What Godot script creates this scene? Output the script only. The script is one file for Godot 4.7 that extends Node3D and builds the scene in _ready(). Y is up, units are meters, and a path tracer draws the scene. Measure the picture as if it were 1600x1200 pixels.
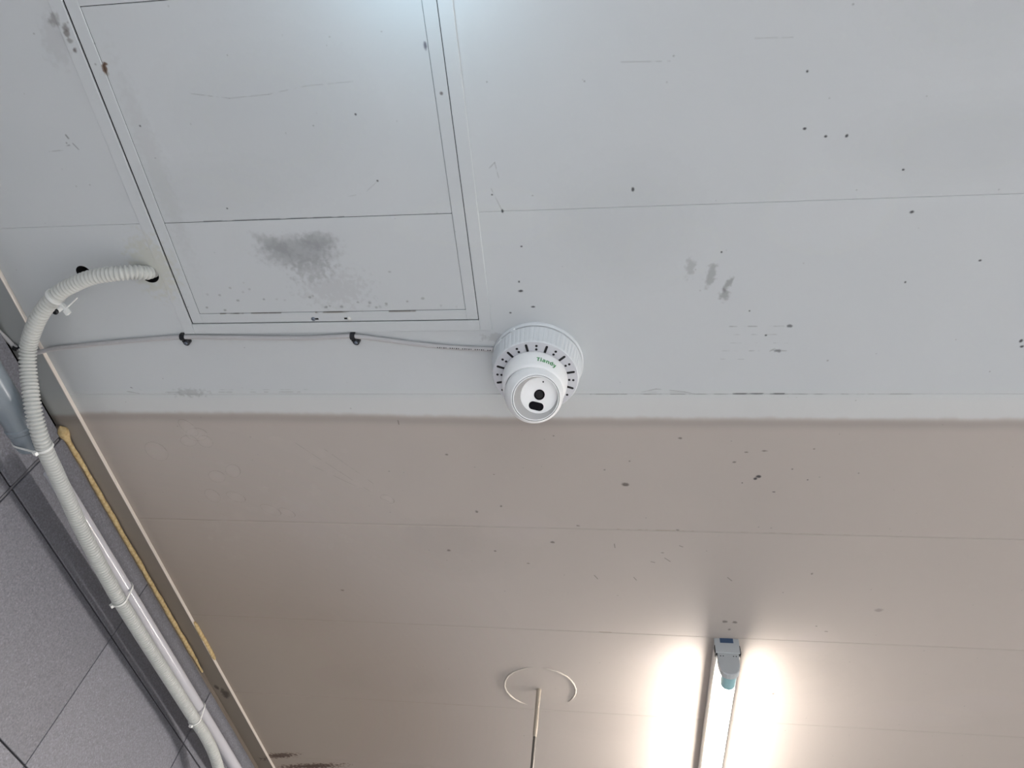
extends Node3D
# Underside of a panelled ceiling with a dome camera, an access hatch, a conduit along a tiled wall and a tube lamp.

const H := 2.505                      # ceiling height
const TILT := deg_to_rad(3.5)         # the tiled wall leans a little into the room
const WALL_FOOT := Vector3(-0.948, 2.493, 0)
var M := {}
var rng := RandomNumberGenerator.new()
var names := {}

func _ready() -> void:
	rng.seed = 11
	# ---- camera
	var cam := Camera3D.new()
	cam.name = "camera"
	cam.transform = Transform3D(Basis(Vector3(0.990448, 0.108629, -0.084929), Vector3(0.002266, 0.603022, 0.797722), Vector3(0.137870, -0.790294, 0.597015)).orthonormalized(), Vector3(0, 1.6, 0))
	cam.fov = 54.03
	cam.near = 0.02
	cam.far = 60.0
	add_child(cam)
	cam.current = true
	# ---- surroundings: a closed room, lit by its lamps and by added unseen ones
	var env := Environment.new()
	env.background_mode = Environment.BG_COLOR
	env.background_color = Color(0.02, 0.02, 0.02)
	env.tonemap_mode = Environment.TONE_MAPPER_LINEAR
	env.tonemap_exposure = 4.7
	env.sdfgi_enabled = true
	env.ssao_enabled = true
	env.ssil_enabled = true
	var we := WorldEnvironment.new()
	we.name = "surroundings"
	we.environment = env
	add_child(we)
	materials()
	# ---- lamps
	batten("tube_lamp", 0.2095, -1.305, -1.0, "white batten tube lamp glowing under the brown part of the ceiling", Color(1.0, 0.965, 0.93), 0.58, 0.5)
	globe(Vector3(-0.212, H, -0.075))
	batten("tube_lamp", 0.85, 0.55, 1.0, "unseen batten tube lamp added for general light, behind the hatch end", Color(0.975, 0.985, 1.0), 0.35, 1.9)  # added out of view to lift the general light
	batten("tube_lamp", 2.7, -1.75, -1.0, "unseen batten tube lamp added to light the tiled wall, level with the hanging rod", Color(1.0, 0.98, 0.965), 4.4, 0.3)  # added out of view to light the tiled wall and pipes
	room()
	wall()
	hatch()
	dome()
	pipe()
	conduit()
	cable()
	foam()
	rod()

# ------------------------------------------------------------------ helpers
func numbered(called: String) -> String:
	var n: int = names.get(called, 0)
	names[called] = n + 1
	return called if n == 0 else "%s_%03d" % [called, n]

func thing(called: String, label: String, category: String, at := Vector3.ZERO, group := "", kind := "") -> Node3D:
	var o := Node3D.new()
	o.name = numbered(called)
	o.position = at
	add_child(o, true)
	tag(o, label, category, group, kind)
	return o

func tag(o: Node, label: String, category: String, group := "", kind := "") -> void:
	o.set_meta("label", label)
	o.set_meta("category", category)
	if group: o.set_meta("group", group)
	if kind: o.set_meta("kind", kind)

func new_st() -> SurfaceTool:
	var st := SurfaceTool.new()
	st.begin(Mesh.PRIMITIVE_TRIANGLES)
	return st

func mesh_of(st: SurfaceTool, m: Material) -> ArrayMesh:
	st.generate_normals()
	var a := st.commit()
	a.surface_set_material(0, m)
	return a

func put(called: String, mesh: Mesh, parent: Node, at := Vector3.ZERO) -> MeshInstance3D:
	var o := MeshInstance3D.new()
	o.name = called
	o.mesh = mesh
	o.position = at
	o.cast_shadow = GeometryInstance3D.SHADOW_CASTING_SETTING_ON
	parent.add_child(o, true)
	return o

func obj(called: String, st: SurfaceTool, m: Material, parent: Node) -> MeshInstance3D:
	return put(called, mesh_of(st, m), parent)

func vert(st: SurfaceTool, p: Vector3) -> void:
	st.set_uv(Vector2((p.x + 1.0) / 2.0, -p.z / 2.0))
	st.set_uv2(Vector2(p.x, p.z))
	st.add_vertex(p)

func tri(st: SurfaceTool, a: Vector3, b: Vector3, c: Vector3, out: Vector3) -> void:
	vert(st, a)
	if (b - a).cross(c - a).dot(out) > 0.0:
		vert(st, c); vert(st, b)
	else:
		vert(st, b); vert(st, c)

func quad(st: SurfaceTool, a: Vector3, b: Vector3, c: Vector3, d: Vector3, out: Vector3) -> void:
	tri(st, a, b, c, out)
	tri(st, a, c, d, out)

# a box with chamfered edges
func cbox(st: SurfaceTool, lo: Vector3, hi: Vector3, c: float) -> void:
	st.set_smooth_group(-1)
	var mid := (lo + hi) / 2.0
	var e := (hi - lo) / 2.0
	for ax in 3:
		for s in [-1.0, 1.0]:
			var u := (ax + 1) % 3
			var v := (ax + 2) % 3
			var p := []
			for k in [[-1, -1], [1, -1], [1, 1], [-1, 1]]:
				var w := Vector3.ZERO
				w[ax] = s * e[ax]
				w[u] = k[0] * (e[u] - c)
				w[v] = k[1] * (e[v] - c)
				p.append(mid + w)
			var n := Vector3.ZERO
			n[ax] = s
			quad(st, p[0], p[1], p[2], p[3], n)
	if c <= 0.0: return
	for ax in 3:                       # the twelve edges, by the axis they run along
		var u := (ax + 1) % 3
		var v := (ax + 2) % 3
		for k in [[-1, -1], [1, -1], [1, 1], [-1, 1]]:
			var p := []
			for t in [[-1, 0], [1, 0], [1, 1], [-1, 1]]:
				var w := Vector3.ZERO
				w[ax] = t[0] * (e[ax] - c)
				w[u] = k[0] * (e[u] - (c if t[1] == 0 else 0.0))
				w[v] = k[1] * (e[v] - (0.0 if t[1] == 0 else c))
				p.append(mid + w)
			var n := Vector3.ZERO
			n[u] = k[0]
			n[v] = k[1]
			quad(st, p[0], p[1], p[2], p[3], n)
	for i in 8:
		var s := Vector3(1 if i & 1 else -1, 1 if i & 2 else -1, 1 if i & 4 else -1)
		tri(st, mid + s * (e - Vector3(0, c, c)), mid + s * (e - Vector3(c, 0, c)), mid + s * (e - Vector3(c, c, 0)), s)

# rings [ox, oy, radius, k]: from the base along ax to the tip; groups give each strip a smoothing group
func loft(st: SurfaceTool, rings: Array, o: Vector3, ax: Vector3, rx: Vector3, ry: Vector3, seg: int, groups := []) -> void:
	for i in rings.size() - 1:
		var r0: Array = rings[i]
		var r1: Array = rings[i + 1]
		st.set_smooth_group(groups[i] if i < groups.size() else 1)
		var dk: float = r1[3] - r0[3]
		var dr: float = r1[2] - r0[2]
		for j in seg:
			var p := []
			for q in [[r0, j], [r0, j + 1], [r1, j + 1], [r1, j]]:
				var r: Array = q[0]
				var t := TAU * (int(q[1]) % seg) / seg
				p.append(o + ax * float(r[3]) + rx * (r[0] + r[2] * cos(t)) + ry * (r[1] + r[2] * sin(t)))
			var tm := TAU * (j + 0.5) / seg
			var out := (rx * cos(tm) + ry * sin(tm)) * dk - ax * dr
			if r0[2] > 0.0 and r1[2] > 0.0:
				quad(st, p[0], p[1], p[2], p[3], out)
			elif r1[2] > 0.0:
				tri(st, p[0], p[2], p[3], out)
			else:
				tri(st, p[0], p[1], p[2], out)

func lathe(st: SurfaceTool, prof: Array, o: Vector3, seg: int, groups := [], ax := Vector3.DOWN) -> void:
	var rx := Vector3.RIGHT if absf(ax.x) < 0.9 else Vector3.UP
	rx = (rx - ax * rx.dot(ax)).normalized()
	var rings := []
	for p in prof: rings.append([0.0, 0.0, p[0], p[1]])
	loft(st, rings, o, ax, rx, ax.cross(rx), seg, groups)

func catmull(pts: Array, step: float) -> PackedVector3Array:
	var c := Curve3D.new()
	c.bake_interval = step
	for i in pts.size():
		var a: Vector3 = pts[maxi(i - 1, 0)]
		var b: Vector3 = pts[mini(i + 1, pts.size() - 1)]
		var here: Vector3 = pts[i]
		var dir := (b - a).normalized()
		var inl := 0.0 if i == 0 else here.distance_to(a) / 3.0
		var outl := 0.0 if i == pts.size() - 1 else here.distance_to(b) / 3.0
		c.add_point(here, -dir * inl, dir * outl)
	var out := PackedVector3Array()
	var n := int(ceil(c.get_baked_length() / step))
	for i in n + 1: out.append(c.sample_baked(c.get_baked_length() * i / n, true))
	return out

# a tube along path; radius is a Callable of (index, arc length)
func tube(st: SurfaceTool, path: PackedVector3Array, radius: Callable, sides: int, squash := 1.0, capped := true) -> void:
	var n := path.size()
	var up := Vector3.UP if absf((path[1] - path[0]).normalized().y) < 0.9 else Vector3.RIGHT
	var rings := []
	var s := 0.0
	for i in n:
		var t := (path[mini(i + 1, n - 1)] - path[maxi(i - 1, 0)]).normalized()
		up = (up - t * up.dot(t)).normalized()
		var side := t.cross(up)
		if i > 0: s += path[i].distance_to(path[i - 1])
		var r: float = radius.call(i, s)
		var ring := PackedVector3Array()
		for j in sides:
			var a := TAU * j / sides
			ring.append(path[i] + (side * cos(a) + up * sin(a) * squash) * r)
		rings.append(ring)
	st.set_smooth_group(1)
	for i in n - 1:
		var a: PackedVector3Array = rings[i]
		var b: PackedVector3Array = rings[i + 1]
		for j in sides:
			var k := (j + 1) % sides
			quad(st, a[j], a[k], b[k], b[j], a[j] + a[k] - path[i] * 2.0)
	if capped:
		st.set_smooth_group(-1)
		for q in [[0, 1], [n - 1, n - 2]]:
			var ring: PackedVector3Array = rings[q[0]]
			for j in sides: tri(st, path[q[0]], ring[j], ring[(j + 1) % sides], path[q[0]] - path[q[1]])

# ------------------------------------------------------------------ materials
func mat(c: Color, rough := 0.6, metal := 0.0, spec := 0.5) -> StandardMaterial3D:
	var m := StandardMaterial3D.new()
	m.albedo_color = c
	m.roughness = rough
	m.metallic = metal
	m.metallic_specular = spec
	return m

func noise_tex(freq: float, lo: Color, hi: Color, sd: int, size := 512, type := FastNoiseLite.TYPE_SIMPLEX_SMOOTH, oct := 3) -> NoiseTexture2D:
	var n := FastNoiseLite.new()
	n.noise_type = type
	n.seed = sd
	n.frequency = freq
	n.fractal_octaves = oct
	var g := Gradient.new()
	g.set_color(0, lo)
	g.set_color(1, hi)
	var t := NoiseTexture2D.new()
	t.width = size
	t.height = size
	t.seamless = true
	t.noise = n
	t.color_ramp = g
	return t

func materials() -> void:
	var c := mat(Color.WHITE, 0.55, 0.0, 0.35)
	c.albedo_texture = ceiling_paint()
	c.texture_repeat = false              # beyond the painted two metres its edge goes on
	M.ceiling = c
	var fm: StandardMaterial3D = c.duplicate()
	fm.albedo_color = Color(0.85, 0.85, 0.84)
	M.flange = fm
	M.hole = mat(Color(0.05, 0.05, 0.06), 0.9)
	M.gap = mat(Color(0.10, 0.105, 0.11), 0.9)
	M.lip = mat(Color(0.87, 0.835, 0.80), 0.6)
	M.tiles = []
	# stoneware speckle: grains of about two millimetres
	var si := Image.create_empty(512, 512, false, Image.FORMAT_RGB8)
	for j in 512:
		for i in 512:
			var v := 0.447 + 0.07 * (rng.randf() + rng.randf() - 1.0) + (0.07 if rng.randf() < 0.03 else 0.0)
			si.set_pixel(i, j, Color(v, v * 0.995, v * 1.03))
	var speckle := ImageTexture.create_from_image(si)
	for k in 3:
		var t := mat(Color.WHITE, 0.5, 0.0, 0.4)
		var v: float = [1.0, 0.965, 1.03][k]
		t.albedo_color = Color(0.965 * v, 0.975 * v, 1.0 * v)
		t.albedo_texture = speckle
		t.uv1_triplanar = true
		t.uv1_scale = Vector3(1.05, 1.05, 1.05)
		t.uv1_offset = Vector3(0.31 * k, 0.17 * k, 0.43 * k)
		M.tiles.append(t)
	M.grout = mat(Color(0.17, 0.17, 0.185), 0.9)
	M.bar = mat(Color(0.38, 0.38, 0.40), 0.6)
	M.white = mat(Color(0.965, 0.968, 0.968), 0.35)
	M.bezel = mat(Color(0.74, 0.735, 0.73), 0.4)  # greyed to stand in for shade inside the recessed dish
	M.white_drum = mat(Color(0.86, 0.875, 0.885), 0.42)
	M.face_grey = mat(Color(0.80, 0.805, 0.825), 0.5)
	M.black = mat(Color(0.03, 0.03, 0.045), 0.4, 0.0, 0.2)
	M.slot = mat(Color(0.04, 0.042, 0.06), 0.7)
	M.lens = mat(Color(0.015, 0.015, 0.03), 0.08, 0.0, 0.35)
	M.window = mat(Color(0.03, 0.028, 0.065), 0.25, 0.0, 0.2)
	M.green = mat(Color(0.18, 0.56, 0.27), 0.5)
	M.conduit = mat(Color(0.745, 0.75, 0.735), 0.42)
	M.pipe = mat(Color(0.72, 0.72, 0.745), 0.16, 0.0, 0.8)
	M.pipe_big = mat(Color(0.47, 0.505, 0.535), 0.3, 0.0, 0.5)
	M.tie = mat(Color(0.87, 0.875, 0.865), 0.35)
	M.cable = mat(Color(0.70, 0.695, 0.70), 0.5)
	M.clip = mat(Color(0.05, 0.06, 0.085), 0.45)
	M.nail = mat(Color(0.42, 0.45, 0.5), 0.35, 0.6)
	M.steel = mat(Color(0.42, 0.405, 0.385), 0.45, 0.5)
	M.cream = mat(Color(0.66, 0.62, 0.565), 0.6)
	M.ring = mat(Color(0.765, 0.735, 0.695), 0.6)
	var f := mat(Color.WHITE, 0.75)
	f.albedo_texture = noise_tex(0.03, Color(0.66, 0.54, 0.35), Color(0.88, 0.81, 0.63), 41, 256)
	f.uv1_triplanar = true
	f.uv1_scale = Vector3(14, 14, 14)
	M.foam = f
	M.lamp_body = mat(Color(0.83, 0.83, 0.82), 0.4)
	M.lamp_end = mat(Color(0.72, 0.74, 0.75), 0.45)
	M.blue = mat(Color(0.24, 0.33, 0.45), 0.5)
	M.teal = mat(Color(0.60, 0.76, 0.78), 0.4)
	M.paint = mat(Color(0.88, 0.88, 0.88), 0.8)
	M.dull = mat(Color(0.45, 0.435, 0.42), 0.8)
	M.filler = mat(Color(0.47, 0.43, 0.39), 0.9)
	M.floor = []
	for v in [0.88, 0.87, 0.89]: M.floor.append(mat(Color(v * 0.99, v * 0.995, v), 0.5))

# the ceiling's paint, two metres square: grey paint, a brown grimy part beyond z = -0.752, stains and scuffs
var paint: Image
var grain := FastNoiseLite.new()
const GREY := Color(0.775, 0.792, 0.797)
const BROWN := Color(0.705, 0.672, 0.645)

func px(x: float) -> float: return (x + 1.0) * 1024.0
func pz(z: float) -> float: return -z * 1024.0

# a soft patch of tint, radii in metres; rough breaks its edge up
func blot(x: float, z: float, rx: float, rz: float, c: Color, strength: float, rough := 0.5, turn := 0.0) -> void:
	var m := maxf(rx, rz) * 1.4
	for j in range(maxi(0, int(pz(z + m))), mini(2047, int(pz(z - m)) + 1) + 1):
		for i in range(maxi(0, int(px(x - m))), mini(2047, int(px(x + m)) + 1) + 1):
			var d := Vector2((i + 0.5) / 1024.0 - 1.0 - x, -(j + 0.5) / 1024.0 - z).rotated(turn)
			var q := sqrt(d.x * d.x / (rx * rx) + d.y * d.y / (rz * rz)) + rough * grain.get_noise_2d(i, j)
			var a := strength * (1.0 - smoothstep(0.45, 1.25, q))
			if a > 0.004: paint.set_pixel(i, j, paint.get_pixel(i, j).lerp(c, a))

# a scratch, its width in millimetres; broken leaves gaps
func scratch(pts: Array, w: float, c: Color, strength: float, broken := 0.0) -> void:
	for k in pts.size() - 1:
		var a := Vector2(px(pts[k][0]), pz(pts[k][1]))
		var b := Vector2(px(pts[k + 1][0]), pz(pts[k + 1][1]))
		w *= 0.85
		var r := w * 0.512 + 1.0
		var box := Rect2(a, Vector2.ZERO).expand(b).grow(r + 1)
		for j in range(maxi(0, int(box.position.y)), mini(2047, int(box.end.y) + 1) + 1):
			for i in range(maxi(0, int(box.position.x)), mini(2047, int(box.end.x) + 1) + 1):
				var p := Vector2(i + 0.5, j + 0.5)
				var d := p.distance_to(Geometry2D.get_closest_point_to_segment(p, a, b))
				var s := 0.72 * strength * clampf(w * 0.512 + 0.5 - d, 0.0, 1.0)
				if broken > 0.0: s *= smoothstep(broken - 0.5, broken - 0.1, grain.get_noise_2d(i * 0.35, j * 0.35))
				if s > 0.004: paint.set_pixel(i, j, paint.get_pixel(i, j).lerp(c, s))

func ceiling_paint() -> ImageTexture:
	grain.seed = 3
	grain.frequency = 0.09
	grain.fractal_octaves = 3
	paint = Image.create_empty(2048, 2048, false, Image.FORMAT_RGB8)
	paint.fill(GREY)
	var edge := int(pz(-0.80))
	paint.fill_rect(Rect2i(0, edge, 2048, 2048 - edge), BROWN)
	# where the two paints meet: once hidden by a partition, cleaner just before it and dirtiest along it
	for i in 2048:
		var x := (i + 0.5) / 1024.0 - 1.0
		var line := -0.7465 - 0.0075 * smoothstep(-0.6, -0.1, x) + 0.0012 * grain.get_noise_1d(i * 0.12)
		var soft := 0.0085 + 0.006 * absf(grain.get_noise_1d(i * 0.2 + 900.0))
		for j in range(int(pz(-0.69)), edge):
			var z := -(j + 0.5) / 1024.0
			var t := smoothstep(line + soft, line - 0.002, z)
			var c := GREY.lerp(Color(0.80, 0.805, 0.80), smoothstep(-0.69, -0.725, z) * 0.8).lerp(BROWN, t)
			c = c.darkened(0.075 * exp(-pow((z - line + 0.006) / 0.009, 2.0)))
			paint.set_pixel(i, j, c)
	var soot := Color(0.30, 0.30, 0.30)
	var dark := Color(0.16, 0.16, 0.17)
	var rust := Color(0.33, 0.25, 0.20)
	for k in 26:                                    # faint cloudiness of old paint
		var z := rng.randf_range(-1.6, -0.15)
		var g := GREY if z > -0.75 else BROWN
		blot(rng.randf_range(-0.8, 0.8), z - (0.16 if z < -0.75 else 0.0) if z < -0.75 or z > -0.55 else -0.5, rng.randf_range(0.05, 0.16), rng.randf_range(0.04, 0.10), g.darkened(0.05) if k % 2 else g.lightened(0.06), 0.35, 0.1)
	# grey smudge on the hatch
	blot(-0.437, -0.452, 0.058, 0.026, Color(0.50, 0.505, 0.51), 0.42, 0.3)
	blot(-0.405, -0.437, 0.030, 0.014, Color(0.48, 0.485, 0.49), 0.34, 0.3)
	blot(-0.470, -0.440, 0.030, 0.012, Color(0.48, 0.485, 0.49), 0.30, 0.35, 0.5)
	blot(-0.425, -0.478, 0.030, 0.020, Color(0.55, 0.555, 0.56), 0.30, 0.9)
	blot(-0.40, -0.51, 0.05, 0.03, Color(0.6, 0.6, 0.6), 0.18, 1.0)
	# finger smudges
	for q in [[0.097, -0.492, 0.0065, 0.016, 0.18, 0.1], [0.124, -0.503, 0.0075, 0.017, 0.25, 0.15], [0.147, -0.517, 0.004, 0.013, 0.33, 0.45], [0.144, -0.534, 0.007, 0.010, 0.30, 0.3]]:
		blot(q[0], q[1], q[2], q[3], Color(0.42, 0.42, 0.42), q[4] * 1.3, 0.7, q[5])
	# mildew by the hatch frame, and brown drips
	for q in [[-0.6576, -0.1416, 0.007, 0.010, 0.35], [-0.646, -0.150, 0.004, 0.005, 0.5], [-0.648, -0.158, 0.004, 0.005, 0.55], [-0.6475, -0.165, 0.0035, 0.004, 0.4], [-0.646, -0.176, 0.003, 0.003, 0.7], [-0.668, -0.165, 0.018, 0.03, 0.07]]:
		blot(q[0], q[1], q[2], q[3], Color(0.36, 0.34, 0.33), q[4], 0.6, 0.3)
	blot(-0.6176, -0.2002, 0.0035, 0.007, rust, 0.9, 0.5)
	blot(-0.6145, -0.194, 0.003, 0.002, rust, 0.8, 0.4)
	blot(-0.2161, -0.1973, 0.0022, 0.005, Color(0.36, 0.36, 0.40), 0.8, 0.3)
	blot(-0.205, -0.2507, 0.0022, 0.0022, Color(0.40, 0.38, 0.38), 0.8, 0.3)
	# yellowing round the conduit's hole
	blot(-0.662, -0.47, 0.035, 0.05, Color(0.72, 0.71, 0.62), 0.35, 0.6)
	# specks
	for q in [[0.0205, -0.38, 0.002, 0.0035], [0.216, -0.3138, 0.002, 0.0017], [0.241, -0.3239, 0.0018, 0.0015], [0.2644, -0.3243, 0.0018, 0.002], [0.3568, -0.4221, 0.003, 0.002], [0.3353, -0.368, 0.0014, 0.0012], [0.452, -0.491, 0.0018, 0.0014], [0.5355, -0.613, 0.0025, 0.0028], [0.5396, -0.6225, 0.0028, 0.002], [0.37, -0.52, 0.0013, 0.0013], [0.516, -0.511, 0.002, 0.0017], [0.2198, -0.8752, 0.0034, 0.0028], [0.2237, -0.8700, 0.0042, 0.0033], [0.2736, -0.8531, 0.0017, 0.0012], [0.200, -0.885, 0.001, 0.001], [0.3, -0.876, 0.0012, 0.001], [0.251, -0.904, 0.0028, 0.001], [-0.1165, -0.5479, 0.003, 0.0014], [-0.1494, -0.557, 0.002, 0.0013], [-0.132, -0.522, 0.0035, 0.002], [-0.133, -0.507, 0.0014, 0.0018], [-0.1464, -0.403, 0.0016, 0.0028], [-0.1577, -0.38, 0.0011, 0.0011], [-0.1253, -0.4539, 0.0015, 0.0012], [0.179, -0.56, 0.0012, 0.0012], [0.205, -0.60, 0.0018, 0.0013], [0.135, -0.47, 0.0012, 0.0014], [0.21, -0.25, 0.0015, 0.0015], [-0.6, -0.27, 0.0016, 0.0016], [-0.52, -0.385, 0.0012, 0.0012], [-0.315, -0.27, 0.0012, 0.0012], [-0.304, -0.355, 0.0016, 0.0014]]:
		blot(q[0], q[1], q[2], q[3], dark, 0.78, 0.4)
	blot(0.0135, -0.8926, 0.0062, 0.0045, Color(0.36, 0.33, 0.31), 0.85, 0.2)
	blot(0.0135, -0.8915, 0.0035, 0.002, Color(0.50, 0.47, 0.45), 0.6, 0.2)
	blot(0.47, -1.20, 0.008, 0.005, Color(0.50, 0.47, 0.45), 0.5, 0.3)
	for q in [[0.1834, -0.8395, 0.0025, 0.002], [0.228, -0.815, 0.005, 0.0015], [0.2, -0.818, 0.003, 0.001], [-0.205, -0.874, 0.0015, 0.0012], [-0.10, -0.787, 0.0015, 0.0015], [0.08, -1.06, 0.003, 0.0015], [-0.163, -1.10, 0.004, 0.002], [-0.245, -0.965, 0.003, 0.003], [-0.31, -1.07, 0.004, 0.003], [-0.222, -1.068, 0.0025, 0.002], [-0.068, -0.995, 0.004, 0.002], [-0.115, -1.04, 0.004, 0.0025], [-0.545, -1.20, 0.004, 0.003], [0.34, -1.105, 0.0025, 0.003], [0.098, -0.79, 0.003, 0.002], [0.02, -0.84, 0.0014, 0.0014], [-0.02, -0.86, 0.0018, 0.0013], [0.104, -1.0, 0.003, 0.002], [0.30, -0.81, 0.002, 0.0015], [0.39, -1.27, 0.003, 0.0015], [0.37, -1.255, 0.002, 0.0015], [0.32, -1.49, 0.003, 0.004], [-0.28, -0.83, 0.003, 0.002], [-0.2, -0.95, 0.002, 0.002], [0.2135, -1.276, 0.0032, 0.0032], [0.203, -1.252, 0.005, 0.004], [0.222, -1.254, 0.005, 0.004]]:
		blot(q[0], q[1], q[2], q[3], Color(0.30, 0.28, 0.26), 0.5, 0.6)
	for k in 260:                                   # the finest ones
		var x := rng.randf_range(-0.9, 0.95)
		var z := rng.randf_range(-1.75, -0.05)
		blot(x, z, rng.randf_range(0.0006, 0.0014), rng.randf_range(0.0006, 0.0014), soot, rng.randf_range(0.1, 0.42), 0.5)
	# ruled dirty lines where a label was stuck
	for q in [[-0.5845, 0.5], [-0.598, 0.25], [-0.612, 0.22], [-0.6254, 0.45], [-0.640, 0.2]]:
		scratch([[0.146, q[0]], [0.236, q[0] - 0.001]], 1.6, soot, q[1], 0.55)
	blot(0.2345, -0.5848, 0.004, 0.0025, dark, 0.5, 0.8)
	blot(0.2215, -0.6258, 0.007, 0.003, dark, 0.35, 0.9)
	# scuffs along the joint by the dome and towards the wall
	scratch([[-0.04, -0.7036], [0.42, -0.7032]], 1.3, soot, 0.45, 0.35)
	scratch([[0.170, -0.7025], [0.242, -0.7025]], 2.4, dark, 0.8, 0.18)
	scratch([[0.033, -0.7005], [0.058, -0.6935], [0.10, -0.699], [0.115, -0.703]], 1.0, soot, 0.6, 0.3)
	scratch([[0.04, -0.699], [0.105, -0.7005]], 0.8, soot, 0.4, 0.35)
	scratch([[-0.79, -0.689], [-0.775, -0.694], [-0.768, -0.70]], 1.6, dark, 0.7, 0.35)
	scratch([[-0.80, -0.697], [-0.765, -0.7045]], 1.1, dark, 0.6, 0.4)
	scratch([[-0.69, -0.690], [-0.672, -0.706]], 2.0, soot, 0.7, 0.35)
	scratch([[-0.78, -0.699], [-0.50, -0.6985]], 1.2, soot, 0.4, 0.45)
	scratch([[-0.70, -0.694], [-0.45, -0.6935]], 0.9, soot, 0.3, 0.45)
	blot(-0.69, -0.700, 0.03, 0.008, soot, 0.16, 1.0)
	# scratches
	scratch([[-0.5168, -0.2346], [-0.47, -0.2425], [-0.4187, -0.2406], [-0.37, -0.2335], [-0.31, -0.2315]], 1.2, soot, 0.30, 0.30)
	scratch([[-0.545, -0.222], [-0.53, -0.228], [-0.5168, -0.2346]], 1.0, soot, 0.16, 0.3)
	scratch([[-0.357, -0.376], [-0.325, -0.371], [-0.306, -0.357]], 1.0, soot, 0.25, 0.3)
	scratch([[-0.1577, -0.345], [-0.150, -0.338], [-0.147, -0.358]], 1.0, soot, 0.45, 0.25)
	scratch([[-0.158, -0.372], [-0.1464, -0.403]], 0.9, soot, 0.4, 0.2)
	scratch([[-0.742, -0.297], [-0.722, -0.2964]], 1.1, soot, 0.4, 0.3)
	scratch([[-0.715, -0.291], [-0.709, -0.290]], 1.4, dark, 0.6, 0.2)
	scratch([[-0.708, -0.277], [-0.7065, -0.281]], 2.4, soot, 0.7, 0.2)
	scratch([[-0.7035, -0.288], [-0.699, -0.296]], 1.2, dark, 0.6, 0.2)
	scratch([[0.0, -0.228], [0.06, -0.2305]], 1.4, soot, 0.25, 0.3)
	scratch([[0.15, -0.212], [0.19, -0.2135]], 1.0, soot, 0.25, 0.3)
	for q in [[0.197, -1.122, 0.205, -1.131], [0.084, -1.074, 0.094, -1.083], [-0.042, -1.128, -0.036, -1.138], [0.06, -1.085, 0.067, -1.087], [0.03, -1.13, 0.035, -1.138], [-0.005, -1.04, -0.004, -1.05], [0.108, -1.04, 0.114, -1.043], [-0.35, -0.757, -0.35, -0.765]]:
		scratch([[q[0], q[1]], [q[2], q[3]]], 1.5, Color(0.27, 0.25, 0.23), 0.7)
	# ochre streaks along the joints of the brown part
	scratch([[0.0, -1.0015], [0.13, -1.0015]], 1.4, Color(0.50, 0.43, 0.33), 0.6, 0.2)
	scratch([[0.20, -1.0015], [0.40, -1.0020]], 1.2, Color(0.52, 0.47, 0.39), 0.45, 0.3)
	scratch([[-0.035, -1.302], [-0.012, -1.302]], 1.6, Color(0.36, 0.30, 0.22), 0.75)
	scratch([[-0.12, -1.302], [0.10, -1.302]], 1.0, Color(0.48, 0.42, 0.35), 0.35, 0.3)
	for z in [-1.0025, -1.3025, -1.6025]:          # joint lines, with a pale edge highlight painted beside them
		scratch([[-0.9, z], [0.95, z]], 5.0, Color(0.57, 0.535, 0.50), 0.10)
		scratch([[-0.9, z - 0.0035], [-0.25, z - 0.0035]], 2.2, Color(0.80, 0.76, 0.71), 0.42)
	# water marks: thin outlines of dried drops
	for q in [[-0.730, -0.805, 0.016, 0.012, 0.3], [-0.700, -0.806, 0.014, 0.013, 0.8], [-0.71, -0.79, 0.02, 0.014, 0.2], [-0.672, -0.875, 0.013, 0.017, -0.6], [-0.707, -0.889, 0.016, 0.014, 0.4], [-0.6875, -0.940, 0.018, 0.012, -0.5], [-0.732, -0.938, 0.014, 0.017, 0.2], [-0.63, -0.972, 0.020, 0.011, -0.6], [-0.60, -0.978, 0.016, 0.009, -0.6], [-0.72, -0.775, 0.012, 0.020, 0.5], [-0.80, -0.83, 0.02, 0.022, 0.1], [-0.402, -0.938, 0.013, 0.009, -0.7]]:
		var loop := []
		for k in 25:
			var a := TAU * k / 24.0
			var v := Vector2(q[2] * cos(a), q[3] * sin(a)).rotated(q[4])
			loop.append([q[0] + v.x, q[1] + v.y])
		scratch(loop, 1.2, Color(0.42, 0.385, 0.36), 0.55, 0.0)
		blot(q[0], q[1], q[2], q[3], Color(0.74, 0.71, 0.685), 0.4, 0.3, q[4])
	for q in [[-0.52, -0.86, -0.40, -0.945], [-0.49, -0.82, -0.42, -0.90], [-0.545, -0.80, -0.42, -0.93]]:
		scratch([[q[0], q[1]], [q[2], q[3]]], 1.3, Color(0.52, 0.48, 0.45), 0.45, 0.2)
	for k in 40:
		blot(rng.randf_range(-0.78, -0.45), rng.randf_range(-1.12, -0.78), rng.randf_range(0.004, 0.014), rng.randf_range(0.004, 0.014), Color(0.74, 0.715, 0.69), 0.22, 0.7)
	# shade towards the wall painted in first, then soot marks beside it
	blot(-0.90, -1.60, 0.62, 0.72, Color(0.56, 0.50, 0.445), 0.5, 0.0)  # broad darkening that stands in for dimmer light near the wall
	blot(-0.875, -1.90, 0.05, 0.012, Color(0.27, 0.20, 0.17), 0.75, 0.8, -0.25)
	blot(-0.80, -1.945, 0.09, 0.012, Color(0.25, 0.18, 0.15), 0.75, 0.8, -0.2)
	blot(-0.925, -1.60, 0.010, 0.020, Color(0.25, 0.22, 0.20), 0.6, 0.45)
	blot(-0.938, -1.575, 0.006, 0.010, Color(0.25, 0.22, 0.20), 0.6, 0.4)
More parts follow.
